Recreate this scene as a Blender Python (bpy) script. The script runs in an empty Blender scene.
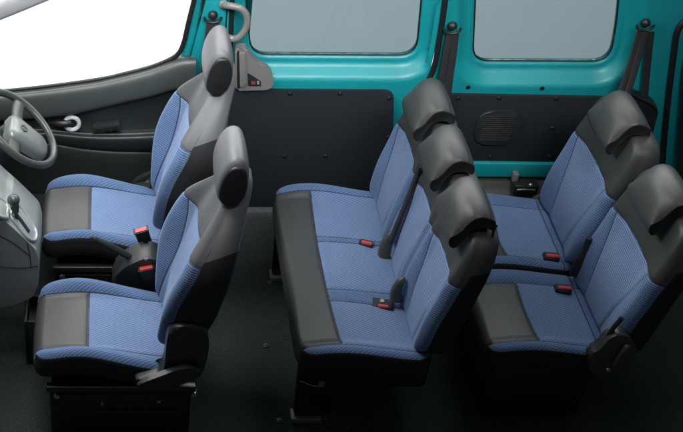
import bpy, bmesh, math, random
from math import sin, cos, pi, radians, exp, sqrt
from mathutils import Vector
random.seed(7)
S = bpy.context.scene
COL = S.collection

# ------------------------------------------------------------------ camera constants
F_PX, CX, CY = 1187.0, 110.0, 216.0
CAM = (0.0, -3.68, 3.75); PITCH = radians(40)

def ray(u, v):
    a = (u - CX) / F_PX; b = (CY - v) / F_PX
    return (a, cos(PITCH) + b * sin(PITCH), -sin(PITCH) + b * cos(PITCH))
def UY(u, v, Y):
    r = ray(u, v); t = (Y - CAM[1]) / r[1]
    return Vector((CAM[0] + t * r[0], Y, CAM[2] + t * r[2]))
def UZ(u, v, Z):
    r = ray(u, v); t = (Z - CAM[2]) / r[2]
    return Vector((CAM[0] + t * r[0], CAM[1] + t * r[1], Z))

def sm(a, b, x):
    t = max(0.0, min(1.0, (x - a) / (b - a))); return t * t * (3 - 2 * t)
def bump(x, c, w):
    return exp(-((x - c) / w) ** 2)

# ------------------------------------------------------------------ materials
def newmat(name):
    m = bpy.data.materials.new(name); m.use_nodes = True
    nt = m.node_tree; b = nt.nodes['Principled BSDF']
    return m, nt, b

def mk(nt, typ, **kw):
    n = nt.nodes.new(typ)
    for k, v in kw.items(): setattr(n, k, v)
    return n

def math_node(nt, op, a, b=None, clamp=False):
    n = nt.nodes.new('ShaderNodeMath'); n.operation = op; n.use_clamp = clamp
    for i, x in enumerate((a, b)):
        if x is None: continue
        if isinstance(x, (int, float)): n.inputs[i].default_value = x
        else: nt.links.new(x, n.inputs[i])
    return n.outputs[0]

def mixcol(nt, fac, a, b, blend='MIX'):
    n = nt.nodes.new('ShaderNodeMix'); n.data_type = 'RGBA'; n.blend_type = blend
    for sock, x in ((n.inputs['Factor'], fac), (n.inputs['A'], a), (n.inputs['B'], b)):
        if isinstance(x, (int, float)): sock.default_value = x
        elif isinstance(x, tuple): sock.default_value = (*x, 1)
        else: nt.links.new(x, sock)
    return [o for o in n.outputs if o.type == 'RGBA'][0]

def plain(name, col, rough=0.5, metal=0.0, var=0.12, scale=30, bumpy=0.0, bscale=400, coat=0.0, spec=0.5):
    m, nt, b = newmat(name)
    tc = mk(nt, 'ShaderNodeTexCoord')
    nz = mk(nt, 'ShaderNodeTexNoise'); nz.inputs['Scale'].default_value = scale; nz.inputs['Detail'].default_value = 5
    nt.links.new(tc.outputs['Object'], nz.inputs['Vector'])
    lo = tuple(c * (1 - var) for c in col); hi = tuple(min(1, c * (1 + var)) for c in col)
    nt.links.new(mixcol(nt, nz.outputs['Fac'], lo, hi), b.inputs['Base Color'])
    r = mk(nt, 'ShaderNodeMapRange'); nt.links.new(nz.outputs['Fac'], r.inputs['Value'])
    r.inputs['To Min'].default_value = max(0.02, rough - 0.07); r.inputs['To Max'].default_value = min(1, rough + 0.07)
    nt.links.new(r.outputs[0], b.inputs['Roughness'])
    b.inputs['Metallic'].default_value = metal
    b.inputs['Specular IOR Level'].default_value = spec
    b.inputs['Coat Weight'].default_value = coat; b.inputs['Coat Roughness'].default_value = 0.12
    if bumpy:
        n2 = mk(nt, 'ShaderNodeTexNoise'); n2.inputs['Scale'].default_value = bscale; n2.inputs['Detail'].default_value = 3
        nt.links.new(tc.outputs['Object'], n2.inputs['Vector'])
        bp = mk(nt, 'ShaderNodeBump'); bp.inputs['Strength'].default_value = bumpy; bp.inputs['Distance'].default_value = 0.002
        nt.links.new(n2.outputs['Fac'], bp.inputs['Height']); nt.links.new(bp.outputs[0], b.inputs['Normal'])
    return m

def upholstery(name, mode, grey=(0.042, 0.045, 0.044), blue_lo=(0.029, 0.060, 0.135), blue_hi=(0.150, 0.245, 0.435), dark=(0.004, 0.0045, 0.005)):
    """mode: 'diag' woven diagonal dashes, 'rib' fine horizontal waves. Regions come from mesh attributes."""
    m, nt, b = newmat(name)
    uv = mk(nt, 'ShaderNodeUVMap'); uv.uv_map = 'UVMap'
    tc = mk(nt, 'ShaderNodeTexCoord')
    wob = mk(nt, 'ShaderNodeTexNoise'); wob.inputs['Scale'].default_value = 70; wob.inputs['Detail'].default_value = 2
    nt.links.new(uv.outputs[0], wob.inputs['Vector'])
    sep = mk(nt, 'ShaderNodeSeparateXYZ'); nt.links.new(uv.outputs[0], sep.inputs[0])
    U, V = sep.outputs[0], sep.outputs[1]
    wb = math_node(nt, 'MULTIPLY', math_node(nt, 'SUBTRACT', wob.outputs['Fac'], 0.5), 0.0022)
    if mode == 'diag':
        p1, p2 = 0.0092, 0.0075
        d1 = math_node(nt, 'ADD', math_node(nt, 'SUBTRACT', math_node(nt, 'MULTIPLY', V, 0.86), math_node(nt, 'MULTIPLY', U, 0.50)), wb)
        d2 = math_node(nt, 'ADD', math_node(nt, 'MULTIPLY', U, 0.9), math_node(nt, 'MULTIPLY', V, 0.35))
        s1 = math_node(nt, 'SINE', math_node(nt, 'MULTIPLY', d1, 2 * pi / p1))
        s2 = math_node(nt, 'SINE', math_node(nt, 'MULTIPLY', d2, 2 * pi / p2))
        pat = math_node(nt, 'ADD', math_node(nt, 'MULTIPLY', s1, 0.25), math_node(nt, 'MULTIPLY', math_node(nt, 'MULTIPLY', s2, s1), 0.25))
    else:
        p1, p2 = 0.0092, 0.034
        s2 = math_node(nt, 'SINE', math_node(nt, 'MULTIPLY', U, 2 * pi / p2))
        d1 = math_node(nt, 'ADD', math_node(nt, 'ADD', V, math_node(nt, 'MULTIPLY', s2, 0.0008)), wb)
        s1 = math_node(nt, 'SINE', math_node(nt, 'MULTIPLY', d1, 2 * pi / p1))
        s3 = math_node(nt, 'SINE', math_node(nt, 'MULTIPLY', math_node(nt, 'ADD', U, math_node(nt, 'MULTIPLY', V, 0.6)), 2 * pi / 0.011))
        pat = math_node(nt, 'ADD', math_node(nt, 'MULTIPLY', s1, 0.38), math_node(nt, 'MULTIPLY', math_node(nt, 'MULTIPLY', s3, s1), 0.14))
    fine = mk(nt, 'ShaderNodeTexNoise'); fine.inputs['Scale'].default_value = 650; fine.inputs['Detail'].default_value = 2
    nt.links.new(uv.outputs[0], fine.inputs['Vector'])
    big = mk(nt, 'ShaderNodeTexNoise'); big.inputs['Scale'].default_value = 9; big.inputs['Detail'].default_value = 3
    nt.links.new(tc.outputs['Object'], big.inputs['Vector'])
    pf = math_node(nt, 'ADD', math_node(nt, 'ADD', pat, 0.5), math_node(nt, 'MULTIPLY', math_node(nt, 'SUBTRACT', fine.outputs['Fac'], 0.5), 0.5), clamp=True)
    pf = math_node(nt, 'ADD', pf, math_node(nt, 'MULTIPLY', math_node(nt, 'SUBTRACT', big.outputs['Fac'], 0.5), 0.25), clamp=True)
    def attr(n):
        a = mk(nt, 'ShaderNodeAttribute'); a.attribute_name = n; return a.outputs['Fac']
    def step(x, w=0.0008):
        r = mk(nt, 'ShaderNodeMapRange'); nt.links.new(x, r.inputs['Value'])
        r.inputs['From Min'].default_value = -w; r.inputs['From Max'].default_value = w; return r.outputs[0]
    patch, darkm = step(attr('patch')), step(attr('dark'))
    inn = step(attr('inner'))
    blue = mixcol(nt, pf, blue_lo, blue_hi)
    blue_i = mixcol(nt, pf, tuple(min(1, c * 1.55) for c in blue_lo), tuple(c * k for c, k in zip(blue_hi, (1.5, 1.3, 1.14))))
    blue = mixcol(nt, inn, blue, blue_i)
    lea = mixcol(nt, big.outputs['Fac'], tuple(c * 0.9 for c in grey), tuple(c * 1.12 for c in grey))
    c = mixcol(nt, patch, blue, lea)
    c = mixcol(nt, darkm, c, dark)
    seam = math_node(nt, 'ABSOLUTE', attr('seam'))
    sr = mk(nt, 'ShaderNodeMapRange'); nt.links.new(seam, sr.inputs['Value'])
    sr.inputs['From Min'].default_value = 0.0012; sr.inputs['From Max'].default_value = 0.0036
    sr.inputs['To Min'].default_value = 0.0; sr.inputs['To Max'].default_value = 1.0
    c2 = mixcol(nt, sr.outputs[0], (0.012, 0.016, 0.03), c)
    nt.links.new(c2, b.inputs['Base Color'])
    isf = math_node(nt, 'SUBTRACT', 1.0, math_node(nt, 'MAXIMUM', patch, darkm), clamp=True)
    rr = math_node(nt, 'ADD', math_node(nt, 'ADD', math_node(nt, 'MULTIPLY', isf, 0.40), 0.48), math_node(nt, 'MULTIPLY', darkm, 0.3))
    nt.links.new(rr, b.inputs['Roughness'])
    nt.links.new(math_node(nt, 'MULTIPLY', isf, 0.5), b.inputs['Sheen Weight']); b.inputs['Sheen Roughness'].default_value = 0.4
    b.inputs['Sheen Tint'].default_value = (0.6, 0.75, 1, 1)
    vor = mk(nt, 'ShaderNodeTexVoronoi'); vor.inputs['Scale'].default_value = 420
    nt.links.new(tc.outputs['Object'], vor.inputs['Vector'])
    hb = math_node(nt, 'ADD', math_node(nt, 'MULTIPLY', math_node(nt, 'MULTIPLY', pf, isf), 1.0), math_node(nt, 'MULTIPLY', vor.outputs['Distance'], 0.12))
    bp = mk(nt, 'ShaderNodeBump'); bp.inputs['Strength'].default_value = 0.55; bp.inputs['Distance'].default_value = 0.0018
    nt.links.new(hb, bp.inputs['Height'])
    wr_ = mk(nt, 'ShaderNodeTexNoise'); wr_.inputs['Scale'].default_value = 16; wr_.inputs['Detail'].default_value = 3; wr_.inputs['Distortion'].default_value = 0.6
    nt.links.new(tc.outputs['Object'], wr_.inputs['Vector'])
    b2 = mk(nt, 'ShaderNodeBump'); b2.inputs['Strength'].default_value = 0.08; b2.inputs['Distance'].default_value = 0.012
    nt.links.new(wr_.outputs['Fac'], b2.inputs['Height']); nt.links.new(bp.outputs[0], b2.inputs['Normal'])
    nt.links.new(b2.outputs[0], b.inputs['Normal'])
    return m

M = {}
M['cushion'] = upholstery('blue_woven_cushion', 'diag')
M['back'] = upholstery('blue_ribbed_backrest', 'rib', grey=(0.044, 0.047, 0.046))
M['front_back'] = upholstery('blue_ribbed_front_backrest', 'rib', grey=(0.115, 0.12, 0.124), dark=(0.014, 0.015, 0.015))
M['leather'] = upholstery('grey_leatherette', 'rib', grey=(0.043, 0.046, 0.046))
M['leather_light'] = upholstery('light_grey_leatherette', 'rib', grey=(0.108, 0.113, 0.120), dark=(0.02, 0.021, 0.022))
M['black'] = plain('black_painted_steel', (0.006, 0.006, 0.007), 0.35, 0.0, 0.2)
M['black_pl'] = plain('black_plastic', (0.012, 0.013, 0.014), 0.42, 0, 0.15, bumpy=0.15, bscale=900)
M['cover'] = plain('dark_green_grey_plastic', (0.018, 0.023, 0.022), 0.42, 0, 0.12, bumpy=0.15, bscale=900)
M['pod'] = plain('olive_grey_plastic', (0.055, 0.060, 0.052), 0.4, 0, 0.1)
M['pod2'] = plain('dark_olive_plastic', (0.045, 0.050, 0.044), 0.4, 0, 0.1)
M['footsteel'] = plain('worn_foot_steel', (0.22, 0.22, 0.21), 0.45, 0.5, 0.25, 60)
M['rubber'] = plain('black_rubber_seal', (0.008, 0.009, 0.009), 0.5, 0, 0.2)
M['teal'] = plain('teal_body_paint', (0.004, 0.25, 0.275), 0.46, 0.0, 0.07, 6, coat=0.12)
M['carpet'] = plain('dark_floor_carpet', (0.036, 0.046, 0.046), 0.95, 0, 0.9, 150, bumpy=1.0, bscale=260, spec=0.1)
M['felt'] = plain('charcoal_felt_board', (0.015, 0.020, 0.024), 0.9, 0, 0.4, 180, bumpy=0.5, bscale=800, spec=0.2)
M['door'] = plain('dark_green_grey_door_trim', (0.019, 0.026, 0.025), 0.42, 0, 0.10, 12, bumpy=0.15, bscale=900)
M['doorlight'] = plain('mid_grey_door_trim', (0.043, 0.052, 0.050), 0.36, 0, 0.08, 12, bumpy=0.12, bscale=900)
M['dash'] = plain('grey_dash_plastic', (0.28, 0.315, 0.305), 0.36, 0, 0.08, 10, bumpy=0.12, bscale=900)
M['silver'] = plain('silver_painted_plastic', (0.52, 0.53, 0.53), 0.3, 0.55, 0.05, 15)
M['warmgrey'] = plain('warm_grey_plastic', (0.165, 0.165, 0.158), 0.36, 0, 0.06, 15)
M['steel'] = plain('zinc_steel', (0.45, 0.45, 0.44), 0.32, 0.9, 0.1)
M['red'] = plain('red_release_button', (0.52, 0.055, 0.05), 0.4, 0, 0.05)
M['redmark'] = plain('faded_red_print', (0.20, 0.04, 0.035), 0.5)
M['web'] = plain('black_belt_webbing', (0.016, 0.016, 0.017), 0.7, 0, 0.2, 300, bumpy=0.4)
M['white'] = plain('white_studio_paint', (0.85, 0.85, 0.85), 0.85, 0, 0.01, 2)
M['warmsilver'] = plain('warm_silver_plastic', (0.19, 0.188, 0.18), 0.32, 0.1, 0.05)
M['silver_bright'] = plain('bright_silver_plastic', (0.62, 0.64, 0.64), 0.26, 0.0, 0.05, 15)
M['wheelgrey'] = plain('steering_wheel_grey', (0.045, 0.052, 0.050), 0.32, 0, 0.1)
M['gate'] = plain('silver_gate', (0.42, 0.46, 0.45), 0.25, 0.3, 0.05)
M['hubgrey'] = plain('hub_silver_grey', (0.15, 0.17, 0.165), 0.3, 0.2, 0.05)
M['pillar'] = plain('light_grey_pillar_trim', (0.36, 0.37, 0.38), 0.5, 0, 0.05)
M['steel_dull'] = plain('dull_zinc', (0.16, 0.17, 0.17), 0.45, 0.6, 0.15)
M['printwhite'] = plain('white_print', (0.25, 0.25, 0.25), 0.5, 0, 0.05)
M['wheelhouse'] = plain('grey_wheelhouse_trim', (0.042, 0.046, 0.044), 0.6, 0, 0.12, 40, bumpy=0.3)
# tinted glass
m, nt, b = newmat('tinted_glass'); nt.nodes.remove(b)
out = nt.nodes['Material Output']
tr = mk(nt, 'ShaderNodeBsdfTransparent'); tr.inputs[0].default_value = (0.385, 0.440, 0.455, 1)
gl = mk(nt, 'ShaderNodeBsdfGlossy'); gl.inputs['Roughness'].default_value = 0.03
fr = mk(nt, 'ShaderNodeFresnel'); fr.inputs[0].default_value = 1.35
mx = mk(nt, 'ShaderNodeMixShader'); nt.links.new(fr.outputs[0], mx.inputs[0]); nt.links.new(tr.outputs[0], mx.inputs[1]); nt.links.new(gl.outputs[0], mx.inputs[2])
nt.links.new(mx.outputs[0], out.inputs[0]); M['glass'] = m

# ------------------------------------------------------------------ object helpers
def tag(o, label=None, cat=None, group=None, kind=None):
    if label: o['label'] = label
    if cat: o['category'] = cat
    if group: o['group'] = group
    if kind: o['kind'] = kind
    return o
def thing(name, label, cat, loc=(0, 0, 0), group=None):
    o = bpy.data.objects.new(name, None); COL.objects.link(o); o.location = loc
    o.empty_display_size = 0.1
    return tag(o, label, cat, group)
def link(name, me, mat, parent=None, local=True):
    o = bpy.data.objects.new(name, me); COL.objects.link(o)
    if mat: me.materials.append(mat)
    if parent:
        o.parent = parent
    return o
def smooth(me, ang=None):
    for p in me.polygons: p.use_smooth = True
    if ang is not None:
        me.set_sharp_from_angle(angle=radians(ang))
def obj(name, bm, mat, parent=None, off=None, ang=40, label=None):
    """off: world offset to subtract (thing origin), so world-coordinate meshes can be parented."""
    bmesh.ops.recalc_face_normals(bm, faces=bm.faces[:])
    me = bpy.data.meshes.new(name); bm.to_mesh(me); bm.free()
    smooth(me, ang)
    o = link(name, me, mat, parent)
    if off is not None: o.location = -Vector(off)
    if label: o['label'] = label
    return o
def absorb(dst, src):
    me = bpy.data.meshes.new('t'); src.to_mesh(me); src.free(); dst.from_mesh(me); bpy.data.meshes.remove(me)
    return dst

def rbox(x0, x1, y0, y1, z0, z1, r=0.01, seg=3, bm=None):
    b = bmesh.new()
    bmesh.ops.create_cube(b, size=1)
    for v in b.verts:
        v.co = Vector(((x0 + x1) / 2 + v.co.x * (x1 - x0), (y0 + y1) / 2 + v.co.y * (y1 - y0), (z0 + z1) / 2 + v.co.z * (z1 - z0)))
    if r > 0:
        bmesh.ops.bevel(b, geom=b.edges[:], offset=r, segments=seg, affect='EDGES', profile=0.5)
    if bm is None: return b
    return absorb(bm, b)
def ball(c, r, sc=(1, 1, 1), bm=None, seg=20):
    b = bmesh.new(); bmesh.ops.create_uvsphere(b, u_segments=seg, v_segments=seg // 2, radius=r)
    for v in b.verts: v.co = Vector((c[0] + v.co.x * sc[0], c[1] + v.co.y * sc[1], c[2] + v.co.z * sc[2]))
    if bm is None: return b
    return absorb(bm, b)
def disc(c, n, r, h, bm=None, seg=20, bev=0.25):
    """short cylinder with a bevelled rim, axis n, starting at c"""
    n = Vector(n).normalized(); a = n.orthogonal().normalized(); b2 = n.cross(a); c = Vector(c)
    b = bmesh.new(); rings = []
    for (rr, hh) in ((r, 0), (r, h * (1 - bev)), (r * (1 - bev * 0.6), h)):
        rings.append([b.verts.new(c + a * cos(2 * pi * k / seg) * rr + b2 * sin(2 * pi * k / seg) * rr + n * hh) for k in range(seg)])
    for i in range(2):
        for k in range(seg):
            b.faces.new((rings[i][k], rings[i][(k + 1) % seg], rings[i + 1][(k + 1) % seg], rings[i + 1][k]))
    b.faces.new(rings[-1]); b.faces.new(rings[0][::-1])
    if bm is None: return b
    return absorb(bm, b)
def catmull(pts, n=8, closed=False):
    pts = [Vector(p) for p in pts]; out = []
    N = len(pts); rng = N if closed else N - 1
    for i in range(rng):
        if closed: p0, p1, p2, p3 = pts[(i - 1) % N], pts[i], pts[(i + 1) % N], pts[(i + 2) % N]
        else:
            p1, p2 = pts[i], pts[i + 1]
            p0 = pts[i - 1] if i else p1 * 2 - p2
            p3 = pts[i + 2] if i + 2 < N else p2 * 2 - p1
        for k in range(n):
            t = k / n
            out.append(0.5 * ((2 * p1) + (p2 - p0) * t + (2 * p0 - 5 * p1 + 4 * p2 - p3) * t * t + (3 * p1 - p0 - 3 * p2 + p3) * t ** 3))
    if not closed: out.append(pts[-1])
    return out
def tube(pts, r, seg=12, bm=None, closed=False, flat=None, up=None, n=6, rfun=None):
    """sweep; flat=(ra, rb) gives an elliptical/flat section with rb along 'up'"""
    P = catmull(pts, n, closed) if len(pts) > 2 else [Vector(p) for p in pts]
    b = bmesh.new() if bm is None else bm
    N = len(P); rings = []
    ref = Vector(up) if up else None
    prev = None
    for i, p in enumerate(P):
        if closed: t = (P[(i + 1) % N] - P[i - 1]).normalized()
        else: t = (P[min(i + 1, N - 1)] - P[max(i - 1, 0)]).normalized()
        if ref is not None: a = t.cross(ref).normalized()
        else:
            a = (prev - t * prev.dot(t)).normalized() if prev is not None else t.orthogonal().normalized()
            prev = a
        c = a.cross(t).normalized()
        k_ = rfun(i / (N - 1)) if rfun else 1.0
        ra, rb = (flat if flat else (r, r))
        ra *= k_; rb *= k_
        ring = []
        for k in range(seg):
            th = 2 * pi * k / seg
            cx_, cy_ = cos(th), sin(th)
            if flat:
                cx_ = math.copysign(abs(cx_) ** 0.5, cx_); cy_ = math.copysign(abs(cy_) ** 0.7, cy_)
            ring.append(b.verts.new(p + a * cx_ * ra + c * cy_ * rb))
        rings.append(ring)
    R = N if closed else N - 1
    for i in range(R):
        A, B = rings[i], rings[(i + 1) % N]
        for k in range(seg): b.faces.new((A[k], A[(k + 1) % seg], B[(k + 1) % seg], B[k]))
    if not closed:
        b.faces.new(rings[0][::-1]); b.faces.new(rings[-1])
    return b
def slab(poly, y0, y1, bev=0.004, bm=None, seg=3):
    """poly: list of (x,z); solid plate from y1 (back) to y0 (front, nearer camera), front rim bevelled"""
    b = bmesh.new()
    f = [b.verts.new((p[0], y0, p[1])) for p in poly]; k = [b.verts.new((p[0], y1, p[1])) for p in poly]
    ff = b.faces.new(f); b.faces.new(k[::-1])
    n = len(poly)
    for i in range(n): b.faces.new((f[i], k[i], k[(i + 1) % n], f[(i + 1) % n]))
    if bev: bmesh.ops.bevel(b, geom=list(ff.edges), offset=bev, segments=seg, affect='EDGES', profile=0.5)
    if bm is None: return b
    return absorb(bm, b)
def prism_y(prof, y0, y1, bev=0.01, seg=4, bm=None):
    """closed (x,z) profile extruded along Y with both end rims bevelled"""
    b = bmesh.new()
    f = [b.verts.new((p[0], y0, p[1])) for p in prof]; k = [b.verts.new((p[0], y1, p[1])) for p in prof]
    ff = b.faces.new(f); fk = b.faces.new(k[::-1])
    n = len(prof)
    for i in range(n): b.faces.new((f[i], k[i], k[(i + 1) % n], f[(i + 1) % n]))
    if bev: bmesh.ops.bevel(b, geom=list(ff.edges) + list(fk.edges), offset=bev, segments=seg, affect='EDGES', profile=0.5)
    if bm is None: return b
    return absorb(bm, b)
def rpoly(corners, r, n=6):
    """round every corner of a polygon of 2D points; r number or list"""
    out = []; N = len(corners)
    for i in range(N):
        p = Vector(corners[i][:2]); a = Vector(corners[i - 1][:2]); c = Vector(corners[(i + 1) % N][:2])
        rr = r[i] if isinstance(r, (list, tuple)) else r
        da, dc = (a - p), (c - p)
        rr = min(rr, da.length * 0.48, dc.length * 0.48)
        s, e = p + da.normalized() * rr, p + dc.normalized() * rr
        for k in range(n + 1):
            t = k / n; out.append(((1 - t) ** 2 * s + 2 * t * (1 - t) * p + t * t * e))
    return [(q.x, q.y) for q in out]
def xz(u, v, Y):
    p = UY(u, v, Y); return (p.x, p.z)

def sheet(rows, thick=0.01, n=6, bm=None, sub=3, down=True):
    """surface through rows of 3D points (each row left to right), smoothed both ways, given a thickness along +Y"""
    m_ = [catmull(r, n) for r in rows]
    W = len(m_[0]); cols = [catmull([m_[i][j] for i in range(len(m_))], sub) for j in range(W)]
    H = len(cols[0]); b = bmesh.new()
    A = [[b.verts.new(cols[j][i]) for j in range(W)] for i in range(H)]
    B = [[b.verts.new(cols[j][i] + Vector((0, thick, 0))) for j in range(W)] for i in range(H)]
    for i in range(H - 1):
        for j in range(W - 1):
            b.faces.new((A[i][j], A[i][j + 1], A[i + 1][j + 1], A[i + 1][j])); b.faces.new((B[i][j], B[i + 1][j], B[i + 1][j + 1], B[i][j + 1]))
    for j in range(W - 1):
        b.faces.new((A[0][j], B[0][j], B[0][j + 1], A[0][j + 1])); b.faces.new((A[-1][j], A[-1][j + 1], B[-1][j + 1], B[-1][j]))
    for i in range(H - 1):
        b.faces.new((A[i][0], A[i + 1][0], B[i + 1][0], B[i][0])); b.faces.new((A[i][-1], B[i][-1], B[i + 1][-1], A[i + 1][-1]))
    if bm is None: return b
    return absorb(bm, b)

# ------------------------------------------------------------------ upholstered pad
def pad(name, mat, parent, P, H, T, R=0.04, nexp=7, NA=96, NB=96, depth=0.1, attrs=None, bulge=0.006, K=10, seamdepth=0.0045, uvswap=False, uvscale=1.0, depthf=None):
    """P(a,b)->(p,q) plan in metres; H(p,q)->height of the face; T(p,q,h)->Vector. Rolls over its rim (radius R), then a skirt of 'depth'."""
    def samp(t): return 0.45 * t + 0.55 * sin(pi / 2 * t)
    verts, info = [], []
    def planpt(a, b):
        r = max(abs(a), abs(b))
        if r < 1e-6: return P(0, 0), 1.0
        s = (abs(a) ** nexp + abs(b) ** nexp)
        Nn = s ** (1 / nexp); k = r / Nn
        a2, b2 = a * k, b * k
        p, q = P(a2, b2)
        wa = abs(a) ** nexp / s
        e = P(a2 / r, b2 / r)
        d = sqrt((e[0] - p) ** 2 + (e[1] - q) ** 2)
        return (p, q), d
    idx = {}
    for i in range(NA + 1):
        for j in range(NB + 1):
            a, b = samp(-1 + 2 * i / NA), samp(-1 + 2 * j / NB)
            (p, q), d = planpt(a, b)
            h = H(p, q)
            if d < R: h -= R - sqrt(max(0, R * R - (R - d) ** 2))
            at = attrs(p, q, 0.0, d) if attrs else (-1, -1, 1)
            h -= seamdepth * exp(-(at[2] / 0.008) ** 2)
            idx[i, j] = len(verts); verts.append(T(p, q, h)); info.append((at, (p, q)))
    faces = [(idx[i, j], idx[i + 1, j], idx[i + 1, j + 1], idx[i, j + 1]) for i in range(NA) for j in range(NB)]
    ring = [(i, 0) for i in range(NA)] + [(NA, j) for j in range(NB)] + [(i, NB) for i in range(NA, 0, -1)] + [(0, j) for j in range(NB, 0, -1)]
    c0 = P(0, 0); prev = [idx[r] for r in ring]; rp = []
    for r in ring:
        a, b = samp(-1 + 2 * r[0] / NA), samp(-1 + 2 * r[1] / NB)
        (p, q), _ = planpt(a, b); rp.append((p, q, H(p, q) - R))
    for k in range(1, K + 1):
        t = k / K; cur = []
        for (p, q, h) in rp:
            dd = (depthf(p, q) if depthf else depth) * t
            l = sqrt((p - c0[0]) ** 2 + (q - c0[1]) ** 2) or 1
            bl = bulge * sin(pi * t) - 0.25 * bulge * t
            if k == K: bl -= 0.012
            p2, q2 = p + (p - c0[0]) / l * bl, q + (q - c0[1]) / l * bl
            at = attrs(p, q, dd, 0) if attrs else (-1, -1, 1)
            cur.append(len(verts)); verts.append(T(p2, q2, h - dd))
            info.append((at, (p + (p - c0[0]) / l * dd, q + (q - c0[1]) / l * dd)))
        n = len(ring)
        for x in range(n): faces.append((prev[x], cur[x], cur[(x + 1) % n], prev[(x + 1) % n]))
        prev = cur
    ci = len(verts); cc = Vector((0, 0, 0))
    for x in prev: cc += verts[x]
    verts.append(cc / len(prev)); info.append(((-1, 1, 1), c0))
    for x in range(len(prev)): faces.append((prev[x], ci, prev[(x + 1) % len(prev)]))
    me = bpy.data.meshes.new(name); me.from_pydata([tuple(v) for v in verts], [], faces); me.update()
    for nm, kx in (('patch', 0), ('dark', 1), ('seam', 2), ('inner', 3)):
        at = me.attributes.new(nm, 'FLOAT', 'POINT'); at.data.foreach_set('value', [float(x[0][kx]) if kx < len(x[0]) else -1.0 for x in info])
    uvl = me.uv_layers.new(name='UVMap')
    for lp in me.loops:
        p, q = info[lp.vertex_index][1]
        uvl.data[lp.index].uv = (q * uvscale, p * uvscale) if uvswap else (p * uvscale, q * uvscale)
    bm = bmesh.new(); bm.from_mesh(me); bmesh.ops.recalc_face_normals(bm, faces=bm.faces[:]); bm.to_mesh(me); bm.free()
    smooth(me)
    return link(name, me, mat, parent)

def loft_y(name, mat, parent, prof, ys, xf, attrs=None, caps=True):
    """closed (x,z) profile lofted along Y; xf(x,z,y,i)->(x,z,y); attributes per vertex"""
    n = len(prof); verts, info, faces = [], [], []
    for i, y in enumerate(ys):
        for k, (x, z) in enumerate(prof):
            X, Z, Y = xf(x, z, y, i); verts.append((X, Y, Z)); info.append((attrs(x, z, y) if attrs else (1, -1, 1), (y, z)))
    for i in range(len(ys) - 1):
        for k in range(n): faces.append((i * n + k, i * n + (k + 1) % n, (i + 1) * n + (k + 1) % n, (i + 1) * n + k))
    faces.append(tuple(range(n))[::-1]); faces.append(tuple(range((len(ys) - 1) * n, len(ys) * n)))
    me = bpy.data.meshes.new(name); me.from_pydata(verts, [], faces); me.update()
    for nm, kx in (('patch', 0), ('dark', 1), ('seam', 2), ('inner', 3)):
        at = me.attributes.new(nm, 'FLOAT', 'POINT'); at.data.foreach_set('value', [float(x[0][kx]) if kx < len(x[0]) else -1.0 for x in info])
    uvl = me.uv_layers.new(name='UVMap')
    for lp in me.loops: uvl.data[lp.index].uv = info[lp.vertex_index][1]
    bm = bmesh.new(); bm.from_mesh(me); bmesh.ops.recalc_face_normals(bm, faces=bm.faces[:]); bm.to_mesh(me); bm.free()
    smooth(me)
    return link(name, me, mat, parent)

# ================================================================== SETTING
def structure(name, bm, mat, label=None, ang=30):
    o = obj(name, bm, mat, ang=ang); o['kind'] = 'structure'
    if label: o['label'] = label
    return o
# carpeted load floor (gently uneven sheet with thickness)
b = bmesh.new(); nx, ny = 60, 34
def fz(x, y): return 0.003 * sin(x * 5.1) * cos(y * 4.3)
g = [[b.verts.new((-1.3 + 4.6 * i / nx, -1.15 + 2.06 * j / ny, fz(-1.3 + 4.6 * i / nx, -1.15 + 2.06 * j / ny))) for j in range(ny + 1)] for i in range(nx + 1)]
for i in range(nx):
    for j in range(ny): b.faces.new((g[i][j], g[i + 1][j], g[i + 1][j + 1], g[i][j + 1]))
ext = bmesh.ops.extrude_face_region(b, geom=b.faces[:])
for v in [e for e in ext['geom'] if isinstance(e, bmesh.types.BMVert)]: v.co.z -= 0.05
structure('floor', b, M['carpet'], 'dark carpeted van floor under the seats')
# white studio sweep outside the windows
b = bmesh.new(); prof = [(1.15, -0.35)] + [(6.0 + 1.5 * sin(t * pi / 2 / 10), -0.35 + 1.5 * (1 - cos(t * pi / 2 / 10))) for t in range(11)] + [(7.5, 5.0)]
L = [b.verts.new((-9, y, z)) for y, z in prof]; Rr = [b.verts.new((12, y, z)) for y, z in prof]
for i in range(len(prof) - 1): b.faces.new((L[i], Rr[i], Rr[i + 1], L[i + 1]))
structure('studio_backdrop', b, M['white'], 'plain white studio sweep seen through the front side window')

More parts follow.
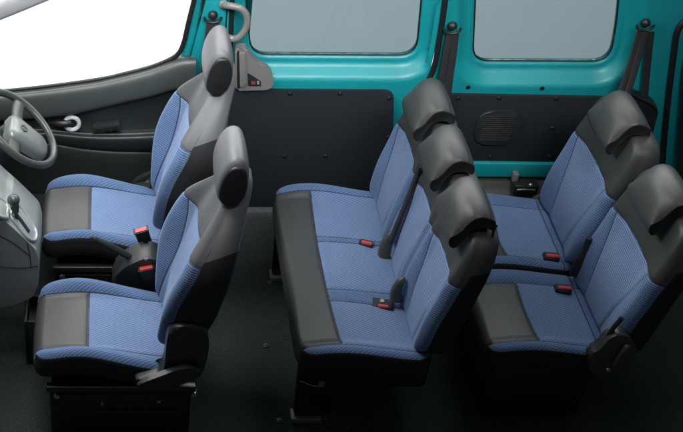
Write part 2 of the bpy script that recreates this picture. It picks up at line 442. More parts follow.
# ================================================================== FRONT SEATS
LF = radians(13.5)
def front_seat(y0, side, label, dz=0.0):
    """side=-1: outer side (cover) faces the camera; +1: outer side away"""
    t = thing('front_seat', label, 'seat', (0, y0, 0), 'front bucket seats')
    # --- cushion
    X0, X1, W = -0.285, 0.30, 0.222
    def P(a, b):
        w = W * (1 - 0.05 * sm(0.3, 1, a))
        x = (X0 + X1) / 2 + a * (X1 - X0) / 2
        if a < 0: x -= 0.012 * (1 - b * b) * (-a)
        return (x, b * w)
    def H(x, y):
        z = 0.452 - 0.05 * sm(-0.12, 0.30, x) - 0.012 * sm(-0.12, -0.29, x) + 0.006 * (1 - (y / 0.16) ** 2 if abs(y) < 0.16 else 0)
        fx = 0.75 * bump(x, -0.13, 0.17) + 0.25 * sm(0.35, 0.0, x)
        return z + 0.042 * fx * sm(0.125, 0.19, abs(y))
    def A(x, y, d, e):
        ins = min(0.150 - abs(y), -0.083 - x)           # inside the grey front patch
        patch = ins if d == 0 else min(ins, 0.02)
        dark = d - (0.008 if x > X0 + 0.03 or abs(y) > 0.15 else 0.05)
        if d == 0: dark = (0.007 - e) if abs(y) > 0.16 else -0.02
        elif abs(y) > 0.16: dark = d + 0.007
        s = min(abs(ins) if x < -0.07 or True else 1, 1)
        s2 = abs(abs(y) - 0.150) if x > -0.09 else 1
        s = min(s, s2, abs(d - 0.010) + 0.001 if d > 0 else 1)
        return (patch, dark, s, 0.150 - abs(y) if d == 0 else -0.02)
    pad('cushion', M['cushion'], t, P, H, lambda p, q, h: Vector((p, q, h)), R=0.042, nexp=9, depth=0.075, attrs=A, NA=180, NB=170)
    # --- backrest
    cl, sl = cos(LF), sin(LF)
    zb, xb, Lq = 0.40, 0.314, 0.80
    def Tb(p, q, h): return Vector((xb + q * sl - h * cl, p, zb + q * cl + h * sl))
    def backw(q): return 0.222 - 0.055 * sm(0.30, 0.04, q) + 0.016 * bump(q, 0.40, 0.2) - 0.150 * sm(0.44, 0.86, q)
    def Pb(a, b):                                        # a across, b up
        q = (b + 1) / 2 * Lq
        w = backw(q)
        q2 = q - 0.02 * a * a * sm(0.5, 0.8, q)
        return (a * w, q2)
    def Hb(p, q):
        w = backw(q)
        r = abs(p) / w
        base = 0.112 + 0.012 * bump(q, 0.2, 0.13) - 0.030 * sm(0.5, 0.80, q)
        return base + (0.040 + 0.034 * bump(q, 0.34, 0.17)) * sm(0.52, 0.86, r) * (1 - 0.85 * sm(0.52, 0.74, q)) + 0.012 * sm(0.5, 0, r) * sm(0.45, .6, q)
    q0 = 0.518
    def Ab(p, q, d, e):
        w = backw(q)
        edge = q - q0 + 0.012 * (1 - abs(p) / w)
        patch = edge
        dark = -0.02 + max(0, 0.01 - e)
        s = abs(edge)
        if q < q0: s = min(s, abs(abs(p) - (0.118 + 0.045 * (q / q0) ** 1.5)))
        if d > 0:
            dark = min(d - 0.012, (q0 + 0.01 + 0.60 * d) - q)  # black lower side, extended upward to paint the shade past the crest
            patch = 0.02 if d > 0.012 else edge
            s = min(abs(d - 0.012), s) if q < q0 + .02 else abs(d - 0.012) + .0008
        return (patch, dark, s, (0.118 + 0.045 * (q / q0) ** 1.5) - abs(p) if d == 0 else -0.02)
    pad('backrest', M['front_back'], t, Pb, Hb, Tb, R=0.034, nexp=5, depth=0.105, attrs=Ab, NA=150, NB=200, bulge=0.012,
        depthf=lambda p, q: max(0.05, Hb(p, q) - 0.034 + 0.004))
    # --- headrest: oval section lofted across, dark oval end caps
    prof = []
    for k in range(40):
        th = 2 * pi * k / 40
        ex, ez = cos(th), sin(th)
        x = 0.056 * math.copysign(abs(ex) ** 0.9, ex) * (1 - 0.12 * ez); z = 0.106 * math.copysign(abs(ez) ** 0.92, ez)
        prof.append((x + z * 0.10, z))
    hx, hz = 0.424, 1.222
    ys = [-0.112 + 0.224 * i / 26 for i in range(27)]
    def xf(x, z, y, i):
        r = abs(y) / 0.112
        k = 1 - 0.09 * r ** 2.4 - (0.16 * max(0, (r - 0.86) / 0.14) ** 2)
        return (hx + x * k - 0.012 * (1 - r * r) * 0 , hz + z * k - 0.004 * r * r, y)
    hr = loft_y('headrest', M['leather_light'], t, prof, ys, xf, lambda x, z, y: (1, -1, 1))
    for s in (-1, 1):
        ysc = [0.1 * s, 0.1175 * s, 0.1225 * s, 0.124 * s]
        ks = [0.80, 0.80, 0.765, 0.70]
        loft_y('side_cap', M['black_pl'], hr, prof, ysc, lambda x, z, y, i: (hx + x * ks[i] * 1.05 - 0.0, hz - 0.008 + z * ks[i], y))
    # neck between back and headrest
    prn = [(0.05 * cos(2 * pi * k / 28), 0.03 * sin(2 * pi * k / 28)) for k in range(28)]
    b = bmesh.new(); rings = []
    for i in range(13):
        u = i / 12; q = 0.70 + 0.10 * u
        c = Tb(0, q, 0.055); wy = 0.085 - 0.01 * u; wx = 0.042
        rings.append([b.verts.new(c + Vector((wx * cos(2 * pi * k / 32), wy * sin(2 * pi * k / 32), 0))) for k in range(32)])
    for i in range(12):
        for k in range(32): b.faces.new((rings[i][k], rings[i][(k + 1) % 32], rings[i + 1][(k + 1) % 32], rings[i + 1][k]))
    b.faces.new(rings[0][::-1]); b.faces.new(rings[-1])
    obj('headrest_neck', b, M['neck'], t, ang=80)
    # --- recliner cover on the outer side
    s = side
    def Y(v): return v * s if s > 0 else -v
    cp = [(0.208, 0.60), (0.222, 0.660), (0.27, 0.678), (0.335, 0.668), (0.362, 0.61), (0.362, 0.52), (0.345, 0.43), (0.315, 0.385), (0.16, 0.375), (0.10, 0.380), (0.104, 0.392), (0.15, 0.402), (0.188, 0.415), (0.204, 0.48)]
    cp = [(p.x, p.y) for p in catmull([(x, z, 0) for x, z in cp], 4, True)]
    ya, yb = sorted((s * 0.188, s * 0.258))
    c = obj('recliner_cover', prism_y(cp, ya, yb, 0.016, 5), M['cover'], t, ang=50)
    lv = [(0.105, 0.385), (0.125, 0.41), (0.19, 0.447), (0.255, 0.482), (0.30, 0.487), (0.335, 0.468), (0.33, 0.44), (0.28, 0.405), (0.20, 0.383)]
    lv = [(p.x, p.y) for p in catmull([(x, z, 0) for x, z in lv], 4, True)]
    ya, yb = sorted((s * 0.262, s * 0.288))
    obj('recliner_lever', prism_y(lv, ya, yb, 0.012, 4), M['cover'], c, ang=50)
    # --- base: pressed steel box + slide rails
    b = rbox(-0.235, 0.315, -0.215, 0.215, 0.0, 0.285, 0.012)
    base = obj('seat_base', b, M['black'], t)
    obj('slide_rail', rbox(-0.245, 0.33, -0.232, -0.205, 0.292, 0.322, 0.004), M['rail'], t)
    obj('slide_rail', rbox(-0.245, 0.33, 0.205, 0.232, 0.292, 0.322, 0.004), M['rail'], t)
    b = rbox(-0.05, 0.27, -0.2225, -0.2145, 0.155, 0.172, 0.003); rbox(-0.22, 0.30, -0.2215, -0.2145, 0.262, 0.268, 0.002, bm=b)
    obj('pressed_rib', b, M['rail'], base)
    for (x, z, r) in ((-0.205, 0.262, 0.012), (0.19, 0.235, 0.009), (0.325, 0.275, 0.012), (-0.03, 0.22, 0.007)):
        obj('bolt', disc((x, -0.214 if x < 0.32 else -0.20, z), (0, -1, 0), r, 0.016 if x < 0.32 else 0.03), M['steel'], base)
    # --- inner buckle
    return t

M['neck'] = plain('light_grey_leatherette_neck', (0.115, 0.12, 0.124), 0.5, 0, 0.08, 20)
M['rail'] = plain('dark_steel_rail', (0.06, 0.06, 0.057), 0.3, 0.7, 0.2)

def buckle(parent, base, top, off=(0, 0, 0), w=0.024, red_h=0.012, name='buckle', rot=0.0):
    """stalk-mounted buckle: black housing between two points with a red button on its end; coordinates local to parent"""
    base, top = Vector(base), Vector(top); d = (top - base).normalized(); L_ = (top - base).length
    side = Vector((cos(rot), sin(rot), 0)); side = (side - d * side.dot(d)).normalized(); n = side.cross(d)
    def box(l0, l1, ws, wn, r):
        b = bmesh.new(); bmesh.ops.create_cube(b, size=1)
        for v in b.verts:
            v.co = base + d * (l0 + (v.co.z + 0.5) * (l1 - l0)) + side * v.co.x * ws * 2 * (1 - 0.12 * (v.co.z < 0)) + n * v.co.y * wn * 2
        bmesh.ops.bevel(b, geom=b.edges[:], offset=r, segments=3, affect='EDGES')
        return b
    h = obj(name, box(0, L_, w, 0.013, 0.004), M['black_pl'], parent)
    obj('red_button', box(L_ - 0.008, L_ + 0.003, w * 0.8, 0.0095, 0.002), M['red'], h)
    return h

near = front_seat(-0.385, -1, 'blue and grey bucket seat nearest the viewer, with the dark recliner cover on its side')
far = front_seat(0.295, 1, 'blue and grey bucket seat behind the steering wheel, beside the front door')
# ------ buckles beside the handbrake (world -> local)
def loc(t, p): return Vector(p) - t.location
buckle(far, loc(far, UY(149, 252, 0.03)), loc(far, UY(141, 230, 0.03)), w=0.028, rot=0.1)
buckle(near, loc(near, UY(152, 292, -0.12)), loc(near, UY(146, 268, -0.12)), w=0.030, rot=0.1)

# ================================================================== REAR-STYLE HEADREST
def rear_headrest(parent, x0, y0, z0, hw=0.117):
    """saddle shaped: front pad hangs over the front of the backrest, back half rides on top"""
    x0 -= 0.020; z0 -= 0.020
    pr = [(-0.088, -0.138), (-0.092, -0.110), (-0.080, -0.060), (-0.058, -0.014), (-0.024, 0.013), (0.012, 0.016), (0.046, 0.000), (0.068, -0.030), (0.074, -0.058), (0.066, -0.070),
          (0.044, -0.062), (0.012, -0.058), (-0.018, -0.072), (-0.038, -0.104), (-0.052, -0.138), (-0.070, -0.152)]
    pr = [(p.x, p.y) for p in catmull([(x, z, 0) for x, z in pr], 4, True)]
    cxm, czm = 0.0, -0.05
    zu_t = [(-0.10, -0.140), (-0.088, -0.146), (-0.070, -0.152), (-0.052, -0.138), (-0.038, -0.104), (-0.018, -0.072), (0.012, -0.058), (0.044, -0.062), (0.066, -0.070), (0.08, -0.070)]
    def zu(x):
        for a, b in zip(zu_t, zu_t[1:]):
            if a[0] <= x <= b[0]: return a[1] + (b[1] - a[1]) * (x - a[0]) / (b[0] - a[0])
        return zu_t[0][1] if x < zu_t[0][0] else zu_t[-1][1]
    N = 36; ys = [y0 - hw * 0.985, y0 - hw - 0.0002]
    for i in range(N + 1):
        f = i / N * 2 - 1
        ys.append(y0 + hw * (0.5 * sin(pi / 2 * f) + 0.5 * f))
    ys += [y0 + hw + 0.0002, y0 + hw * 0.985]
    NR = len(ys)
    def xf(x, z, y, i):
        r = min(1, abs(y - y0) / hw)
        t = 1 - sqrt(max(0.0, 1 - (0.972 * r) ** 2.3))
        lo = zu(x) + 0.040
        zz = z + (lo - z) * t * 0.95 if z > lo else z
        xx = x * (1 - 0.10 * t)
        if i in (0, NR - 1):                       # end face, set slightly in
            xx = -0.01 + (xx + 0.01) * 0.93; m = zu(x) + 0.018; zz = m + (zz - m) * 0.78
            return (x0 + xx, z0 + zz, y)
        return (x0 + xx, z0 + zz, y)
    def at(x, z, y):
        under = z < zu(x) + 0.012 and x > -0.075
        endf = abs(y - y0) > hw * 0.9999 or abs(abs(y - y0) - hw * 0.985) < 1e-6 and (y == ys[0] or y == ys[-1])
        return (1, 0.01 if (under or endf) else -0.01, min(abs(x - 0.046) if z > -0.05 else 1, 1))  # dark underside; end faces painted black where the turned-down ends fall into shade
    h = loft_y('headrest', M['leather'], parent, pr, ys, xf, at)
    return h

# ================================================================== REAR BACKREST / CUSHION GENERIC
LR = radians(10.5)
def rear_backrest(parent, xb, ya, yb, seats, zb=0.40, Lq=0.60, T0=0.112, qn=0.385, holes=None, NA=130, dark_side=True):
    """seats: list of (centre y, half seat width) for the seams and scallops"""
    cl, sl = cos(LR), sin(LR); yc, hw = (ya + yb) / 2, (yb - ya) / 2
    def T(p, q, h): return Vector((xb + q * sl - h * cl, p, zb + q * cl + h * sl))
    def P(a, b):
        q = (b + 1) / 2 * Lq
        k = 1 - 0.10 * sm(0.40, 0.62, q) * (0.22 / hw)
        return (yc + a * hw * k, q)
    def near_seat(p):
        return min(seats, key=lambda s: abs(p - s[0]))
    def H(p, q):
        c, w = near_seat(p); r = abs(p - c) / w
        h = T0 + 0.010 * bump(q, 0.17, 0.12) - 0.012 * sm(0.42, 0.6, q)
        h += 0.020 * sm(0.45, 0.85, r) * (1 - 0.7 * sm(0.34, 0.48, q)) - 0.008 * sm(0.85, 1.0, r)
        # top edge dips a little under and between the head restraints
        return h
    def A(p, q, d, e):
        c, w = near_seat(p); r = abs(p - c) / w
        ed = q - qn - 0.015 * (1 - r)
        s = abs(ed)
        if q < qn + 0.01:
            s = min(s, abs(abs(p - c) - w * (0.40 + 0.34 * (q / qn) ** 1.3)))
        patch = ed; dark = -0.02
        if d > 0:
            endside = abs(abs(p - yc) - hw) < 0.05 and q < Lq - 0.03
            if q < 0.03: dark = 0.02
            elif endside:
                dark = min(d - 0.012, (qn + 0.06 + 0.4 * d) - q); patch = 0.02 if d > 0.012 else ed
                s = min(s, abs(d - 0.012) + 0.0005)
            else: dark = d - 0.075; patch = 0.02
        return (patch, dark, s, w * (0.40 + 0.34 * (min(q, qn) / qn) ** 1.3) - abs(p - c) if d == 0 else -0.02)
    return pad('backrest', M['back'], parent, P, H, T, R=0.030, nexp=8, NA=NA, NB=190, attrs=A, bulge=0.008,
               depthf=lambda p, q: max(0.03, H(p, q) - 0.03 + 0.003))

def rear_cushion(parent, X0, X1, ya, yb, xp, pin, seams_y, rear_seam, ztop=0.45, end_lift=(0.02, 0.02), NB=120, depth=0.07, patchr=0.02):
    yc, hw = (ya + yb) / 2, (yb - ya) / 2
    def P(a, b):
        x = (X0 + X1) / 2 + a * (X1 - X0) / 2
        return (x, yc + b * hw)
    def H(x, y):
        z = ztop - 0.030 * sm(X0 + 0.15, X1, x) - 0.010 * sm(X0 + 0.12, X0, x)
        e = 0
        if y - ya < 0.09: e = end_lift[0] * sm(0.095, 0.045, y - ya)
        if yb - y < 0.09: e = end_lift[1] * sm(0.095, 0.045, yb - y)
        z += e * (0.3 + 0.7 * bump(x, X0 + 0.16, 0.18))
        z += 0.005 * sin((x - X0) / (X1 - X0) * pi)
        return z
    lo, hi = ya + pin[0], yb - pin[1]
    def A(x, y, d, e):
        dx = (xp + 0.02 * ((y - yc) / hw) ** 2) - x
        ins = min(y - lo, hi - y, dx)
        # rounded patch corners
        cx_ = min(y - lo, hi - y)
        if cx_ < patchr and dx < patchr: ins = patchr - sqrt((patchr - cx_) ** 2 + (patchr - dx) ** 2)
        patch = ins if d == 0 else min(ins, 0.02)
        s = abs(ins)
        front = x < X0 + 0.03 and lo < y < hi
        dark = (-0.02 if lo < y < hi else 0.008 - e) if d == 0 else (d - 0.045 if front else d + 0.008)
        if x > xp:
            for (ys_, k0) in seams_y:
                yy = ys_ + k0 * (x - xp)
                s = min(s, abs(y - yy))
            if rear_seam and x > X0 + 0.3: s = min(s, abs(x - rear_seam))
            s = min(s, abs(y - lo) + 0.0006, abs(hi - y) + 0.0006)
        inn = min(y - lo, hi - y)
        for i_ in range(0, len(seams_y) - 1, 2):
            ya_, yb_ = sorted([q_[0] + q_[1] * (x - xp) for q_ in seams_y[i_:i_ + 2]])
            inn = min(inn, max(ya_ - y, y - yb_))
        if rear_seam: inn = min(inn, rear_seam - x)
        return (patch, dark, s, inn if d == 0 else -0.02)
    return pad('cushion', M['cushion'], parent, P, H, lambda p, q, h: Vector((p, q, h)), R=0.034, nexp=11, NA=170, NB=NB, depth=depth, attrs=A)

# ================================================================== SECOND ROW BENCH
bo = (0.95, -0.05, 0)
bench = thing('bench_seat', 'three-place blue bench with a grey front edge and three headrests, second row', 'seat bench', bo)
def ploc(o, off):                       # part built in world coordinates
    o.location = -Vector(off); return o
c2 = ploc(rear_cushion(bench, 0.722, 1.24, -0.575, 0.46, 0.872, (0.045, 0.06), [(0.085, 0.0), (0.118, -0.02), (-0.205, -0.02), (-0.272, -0.06)], None, NB=300, end_lift=(0.018, 0.03)), bo)
b2a = ploc(rear_backrest(bench, 1.278, 0.085, 0.475, [(0.28, 0.195)]), bo)
b2b = ploc(rear_backrest(bench, 1.278, -0.565, 0.075, [(-0.075, 0.15), (-0.395, 0.17)], NA=210), bo)
for yc in (0.262, -0.062, -0.385):
    ploc(rear_headrest(bench, 1.312, yc, 1.105), bo)

def pod(parent, p_bot, p_top, r0, r1, off, mat='pod'):
    # rounded wedge shaped plastic hinge cover leaning on the backrest
    p0, p1 = Vector(p_bot), Vector(p_top); d = p1 - p0; b = bmesh.new(); rings = []
    for k in range(15):
        t = k / 14; c = p0 + d * t + Vector((0.012 * sin(pi * t) * -1, 0, 0))
        w = (r0 * (1 - t) + r1 * t) * (1 - 0.0 * t) * sqrt(max(0.02, 1 - max(0, (t - 0.72) / 0.28) ** 2))
        rings.append([b.verts.new(c + Vector((w * 0.85 * math.copysign(abs(cos(2 * pi * a / 24)) ** 0.75, cos(2 * pi * a / 24)), w * 0.62 * math.copysign(abs(sin(2 * pi * a / 24)) ** 0.6, sin(2 * pi * a / 24)), 0))) for a in range(24)])
    for k in range(14):
        for a in range(24): b.faces.new((rings[k][a], rings[k][(a + 1) % 24], rings[k + 1][(a + 1) % 24], rings[k + 1][a]))
    b.faces.new(rings[0][::-1]); b.faces.new(rings[-1])
    return obj('hinge_cover', b, M[mat], parent, off=off, ang=60)
pod(bench, UY(385, 260, 0.02), UY(393, 231, 0.03), 0.036, 0.022, bo)
pod(bench, UY(396, 300, -0.28), UY(404, 277, -0.27), 0.030, 0.019, bo)
# buckles sunk in the bench cushion
def sunk_buckle(parent, c, off, red=1.0, ang=0.12, L_=0.055, W_=0.03):
    c = Vector(c)
    ca, sa = cos(ang), sin(ang)
    def bx(l, w, z0, z1, r, dx=0, dy=0):
        b = bmesh.new(); bmesh.ops.create_cube(b, size=1)
        for v in b.verts:
            x, y = v.co.x * l + dx, v.co.y * w + dy
            v.co = Vector((c.x + x * ca + y * sa, c.y - x * sa + y * ca, c.z + z0 + (v.co.z + 0.5) * (z1 - z0)))
        bmesh.ops.bevel(b, geom=b.edges[:], offset=r, segments=3, affect='EDGES'); return b
    h = obj('buckle', bx(L_ * 1.1, W_ * 1.3, -0.02, 0.012, 0.005), M['black_pl'], parent, off=off)
    obj('red_button', bx(L_ * 0.85 * red, W_ * (0.62 if red == 1 else 0.34), 0.004, 0.0165, 0.003, L_ * 0.05, -0.005 if red == 1 else -W_ * 0.40), M['red'], h)
    return h
p = UZ(366, 244, 0.435); sunk_buckle(bench, p, bo, L_=0.055, W_=0.028, ang=0.35)
p = UZ(382, 305, 0.43); h2 = sunk_buckle(bench, p, bo, L_=0.080, W_=0.045, ang=0.2, red=0.6)
obj('latch_slot', disc(p + Vector((0.0, 0.008, 0.010)), (0, 0, 1), 0.010, 0.007), M['steel'], h2)
# dark strip put in for the black gap between the two backrests
b = tube([UY(420, 166, .055), UY(414, 183, .05), UY(404, 208, .022), UY(391, 240, .0)], 0, 10, flat=(0.016, 0.008), up=(1, 0, 0.2))
obj('gap_strip', b, M['web'], bench, off=bo)
# belt guide on top near the camera
b = tube([UY(492, 238, -0.50), UY(494, 230, -0.50), UY(497, 224, -0.50)], 0.0055, 10)
obj('belt_guide', b, M['black_pl'], bench, off=bo)
# lower frame: black pedestal, leg, foot
b = rbox(0.775, 1.25, -0.515, 0.40, 0.20, 0.385, 0.02)
fr_ = obj('seat_frame', b, M['black'], bench, off=bo)
for yy in (-0.50, 0.34):
    lp = [(0.735, 0.35), (0.80, 0.385), (1.20, 0.385), (1.20, 0.30), (1.02, 0.26), (0.93, 0.18), (0.87, 0.03), (0.745, 0.03)]
    lg = obj('leg', prism_y(rpoly(lp, 0.02), yy - 0.012, yy + 0.012, 0.004, 2), M['black'], bench, off=bo)
    b = rbox(0.735, 0.86, yy - 0.03, yy + 0.03, 0.004, 0.032, 0.004)
    obj('foot_plate', b, M['footsteel'] if 'footsteel' in M else M['steel'], lg)
    b = disc((0.835, yy - 0.012, 0.235), (0, -1, 0), 0.014, 0.012)
    obj('bolt', b, M['steel'], lg)
    b = tube([Vector((0.745, yy - 0.016, 0.25)), Vector((0.80, yy - 0.018, 0.222)), Vector((0.845, yy - 0.016, 0.215))], 0.0025, 8)
    obj('release_wire', b, M['steel'], lg)

# ================================================================== THIRD ROW
def third(ya, yb, label, hr_y, rear_seam, cover):
    o0 = (1.66, (ya + yb) / 2, 0)
    t = thing('rear_seat', label, 'seat', o0, 'third row seats')
    ploc(rear_cushion(t, 1.445, 1.95, ya, yb, 1.64, (0.05, 0.085), [], 1.885, NB=150, end_lift=(0.012, 0.012)), o0)
    ploc(rear_backrest(t, 2.015, ya, yb, [((ya + yb) / 2, (yb - ya) / 2)], Lq=0.62), o0)
    ploc(rear_headrest(t, 2.048, hr_y, 1.106, 0.119), o0)
    b = rbox(1.50, 1.90, ya + 0.05, yb - 0.05, 0.02, 0.38, 0.02)
    obj('seat_frame', b, M['black'], t, off=o0)
    return t, o0
tn, on = third(-0.555, -0.085, 'blue third-row seat nearest the viewer, with a hinge cover and lever on its side', -0.315, 1.83, True)
tf, of = third(-0.065, 0.415, 'blue seat against the far wall in the third row, its cushion mostly hidden', 0.170, 1.83, False)
for (u, v, t_, o_) in ((551, 257, tf, of), (563, 289, tn, on)):
    sunk_buckle(t_, UZ(u, v, 0.44), o_, L_=0.06, W_=0.032, ang=0.12)
# hinge cover with lever on the near seat
Yc = -0.59
poly = [xz(u, v, Yc) for u, v in ((590, 355), (600, 350), (609, 339), (620, 334), (631, 338), (637, 348), (635, 360), (626, 375), (590, 375))]
hc = obj('hinge_cover', prism_y(rpoly(poly, 0.03), Yc, Yc + 0.05, 0.010, 4), M['pod2'] if 'pod2' in M else M['cover'], tn, off=on, ang=50)
b = tube([UY(627, 347, Yc - 0.008), UY(622, 353, Yc - 0.012), UY(614, 365, Yc - 0.008)], 0.010, 12, rfun=lambda t: 1.15 - 0.5 * t)
ball(UY(627, 347, Yc - 0.008), 0.0135, bm=b)
obj('lever', b, M['pod'], hc)
obj('screw', disc(UY(608, 369, Yc), (0, -1, 0), 0.009, 0.008), M['steel'], hc)
b = tube([UY(598, 352, -0.565), UY(612, 330, -0.565), UY(622, 318, -0.565)], 0.009, 10)
obj('recliner_bar', b, M['black_pl'], tn, off=on)
# black release strap between the third-row backrests
b = tube([UY(574, 274, -0.13), UY(579, 262, -0.13), UY(585, 252, -0.125), UY(589, 238, -0.12)], 0.017, 12, rfun=lambda t: 1.2 - 0.5 * t)
obj('release_lever', b, M['black_pl'], tf, off=of)
# small hinge fitting at the far side of the far cushion
b = tube([UY(532, 203, 0.42), UY(540, 197, 0.43), UY(551, 201, 0.42)], 0.016, 12)
obj('hinge_cover', b, M['pod'], tf, off=of)

# ================================================================== FAR SIDE: SLIDING DOOR + BODY
YW = 0.80
def resample(poly, n):
    """resample closed polygon to n points by length"""
    P = [Vector((p[0], p[1])) for p in poly]; L = [0]
    for i in range(len(P)): L.append(L[-1] + (P[(i + 1) % len(P)] - P[i]).length)
    out = []; j = 0
    for k in range(n):
        s = L[-1] * k / n
        while L[j + 1] < s: j += 1
        f = (s - L[j]) / max(1e-9, L[j + 1] - L[j]); out.append(P[j].lerp(P[(j + 1) % len(P)], f))
    return out
def surround(inner, outer_box, prof, n=220):
    """panel from window outline (inner) out to a polygon; prof(d)->Y"""
    I = resample(inner, n); c = sum(I, Vector((0, 0))) / n
    bm = bmesh.new(); rings = []
    # outward normals
    nor = []
    for k in range(n):
        t = I[(k + 1) % n] - I[k - 1]; nn = Vector((t.y, -t.x)).normalized()
        if nn.dot(I[k] - c) < 0: nn = -nn
        nor.append(nn)
    offs = [0, 0.004, 0.010, 0.016, 0.024, 0.032, 0.042, 0.054, 0.066, 0.078, 0.090, 0.102, 0.112]
    def hit(k):
        # intersection with the outer polygon along a ray from the centre through the last offset point
        o = I[k] + nor[k] * offs[-1]; d = (o - c)
        best = None
        N = len(outer_box)
        for i in range(N):
            a = Vector(outer_box[i]); b_ = Vector(outer_box[(i + 1) % N]); e = b_ - a
            den = d.x * e.y - d.y * e.x
            if abs(den) < 1e-9: continue
            t = ((a.x - c.x) * e.y - (a.y - c.y) * e.x) / den; s = ((a.x - c.x) * d.y - (a.y - c.y) * d.x) / den
            if t > 0 and -1e-6 <= s <= 1 + 1e-6 and (best is None or t < best): best = t
        return c + d * best, best
    for o in offs:
        row = []
        for k in range(n):
            h, bt = hit(k); dist = offs[-1]
            q = I[k] + nor[k] * o
            # keep inside the outer polygon
            lim = (h - I[k]).length
            if o > lim * 0.97: q = I[k].lerp(h, 0.97 * o / offs[-1])
            row.append(bm.verts.new((q.x, prof(o), q.y)))
        rings.append(row)
    for f in (0.33, 0.66, 1.0):
        row = []
        for k in range(n):
            h, bt = hit(k); lastp = rings[len(offs) - 1][k].co
            q = Vector((lastp.x, lastp.z)).lerp(h, f); row.append(bm.verts.new((q.x, prof(offs[-1]), q.y)))
        rings.append(row)
    # turn the outer rim outwards so the panel has depth
    rings.append([bm.verts.new((v.co.x, v.co.y + 0.05, v.co.z)) for v in rings[-1]])
    rings.insert(0, [bm.verts.new((v.co.x, v.co.y + 0.02, v.co.z)) for v in rings[0]])
    for i in range(len(rings) - 1):
        for k in range(n): bm.faces.new((rings[i][k], rings[i][(k + 1) % n], rings[i + 1][(k + 1) % n], rings[i + 1][k]))
    return bm
def wprof(d):
    return 0.865 - 0.010 * sm(0.004, 0.014, d) - 0.055 * sm(0.030, 0.100, d)
YG = 0.868
def P2(u, v, Y=YG): p = UY(u, v, Y); return (p.x, p.z)
# ---- sliding door
sd = thing('sliding_door', 'teal sliding door with a tinted window, behind the front seats', 'van door', (0.95, 0.83, 0.0))
so = sd.location
zt = 1.46
wl0, wl1 = P2(253, 46), P2(248, 4); wr0, wr1 = P2(415, 52), P2(420, 4)
def ext(a, b_, z): f = (z - a[1]) / (b_[1] - a[1]); return (a[0] + (b_[0] - a[0]) * f, z)
bl, br = P2(251, 53.5), P2(416, 54.5)
win1 = rpoly([bl, br, ext(wr0, wr1, zt), ext(wl0, wl1, zt)], [0.075, 0.085, 0.08, 0.08], 12)
dl = [(UY(432, 70, YW).x + 0.0, UY(432, 70, YW).z)]
out1 = [(0.507, 0.05), (1.30, 0.05), (1.315, 0.45), P2(402, 126, YW), P2(412, 99, YW), P2(430, 72, YW), P2(437, 40, YW), P2(443.5, 4, YW), (1.47, 1.58), (0.507, 1.58)]
d_ = obj('door_panel', surround(win1, out1, wprof), M['teal'], sd, off=so, ang=50)
def pane(poly, y, parent, off):
    b = slab(poly, y, y + 0.005, 0)
    return obj('window_pane', b, M['glass'], parent, off=off)
g1 = pane(win1, YG + 0.004, sd, so)
b = tube([Vector((x, YG - 0.004, z)) for x, z in resample(win1, 120)], 0.0035, 8, closed=True, n=1)
obj('window_seal', b, M['rubber'], g1)
# hardboard trim on the door
tp = rpoly([(0.545, 0.745), P2(394, 90.5, 0.79), P2(391, 178, 0.79), (1.34, 0.06), (0.545, 0.06)], [0.01, 0.045, 0.02, 0.02, 0.02], 8)
tpo = obj('trim_panel', slab(tp, 0.785, 0.800, 0.005), M['felt'], sd, off=so)
for u, v in ((290, 93.5), (340, 93.5), (389, 98), (388, 137), (284, 156), (325, 156)):
    b = disc(UY(u, v, 0.786), (0, -1, 0), 0.0105, 0.005); ball(UY(u, v, 0.782), 0.006, (1, .6, 1), bm=b)
    obj('clip', b, M['black_pl'], tpo)
# lock cover in warm grey plastic at the front end of the door
Yl = 0.765
lc = [xz(u, v, Yl) for u, v in ((235, 49), (246, 47.5), (250, 55), (257, 63), (268, 69), (273, 76), (273.5, 86), (268, 90), (235, 91))]
lco = obj('lock_cover', slab(rpoly(lc, 0.018), Yl, Yl + 0.045, 0.013, seg=4), M['warmgrey'], sd, off=so, ang=50)
rc = [xz(u, v, Yl - 0.004) for u, v in ((239, 53), (245, 52), (246, 84), (240, 87))]
obj('lock_slider', slab(rpoly(rc, 0.008), Yl - 0.012, Yl + 0.01, 0.005), M['warmgrey'], lco)
rc = [xz(u, v, Yl) for u, v in ((237, 51), (239, 51), (240, 88), (237, 88))]
obj('slider_slot', slab(rc, Yl - 0.0015, Yl + 0.01, 0), M['black_pl'], lco)
rc = [xz(u, v, Yl) for u, v in ((247.5, 73), (250, 74), (261, 81), (261, 86), (248, 86))]
obj('label_recess', slab(rpoly(rc, 0.006), Yl - 0.0015, Yl + 0.01, 0.0005), M['cover'], lco)
rc = [xz(u, v, Yl) for u, v in ((251, 81), (255.5, 81), (255.5, 84), (251, 84))]
obj('red_mark', slab(rc, Yl - 0.003, Yl, 0), M['redmark'], lco)
rc = [xz(u, v, Yl) for u, v in ((257, 80.5), (259.2, 80.5), (259.2, 84), (257, 84))]
obj('white_mark', slab(rc, Yl - 0.003, Yl, 0), M['printwhite'], lco)

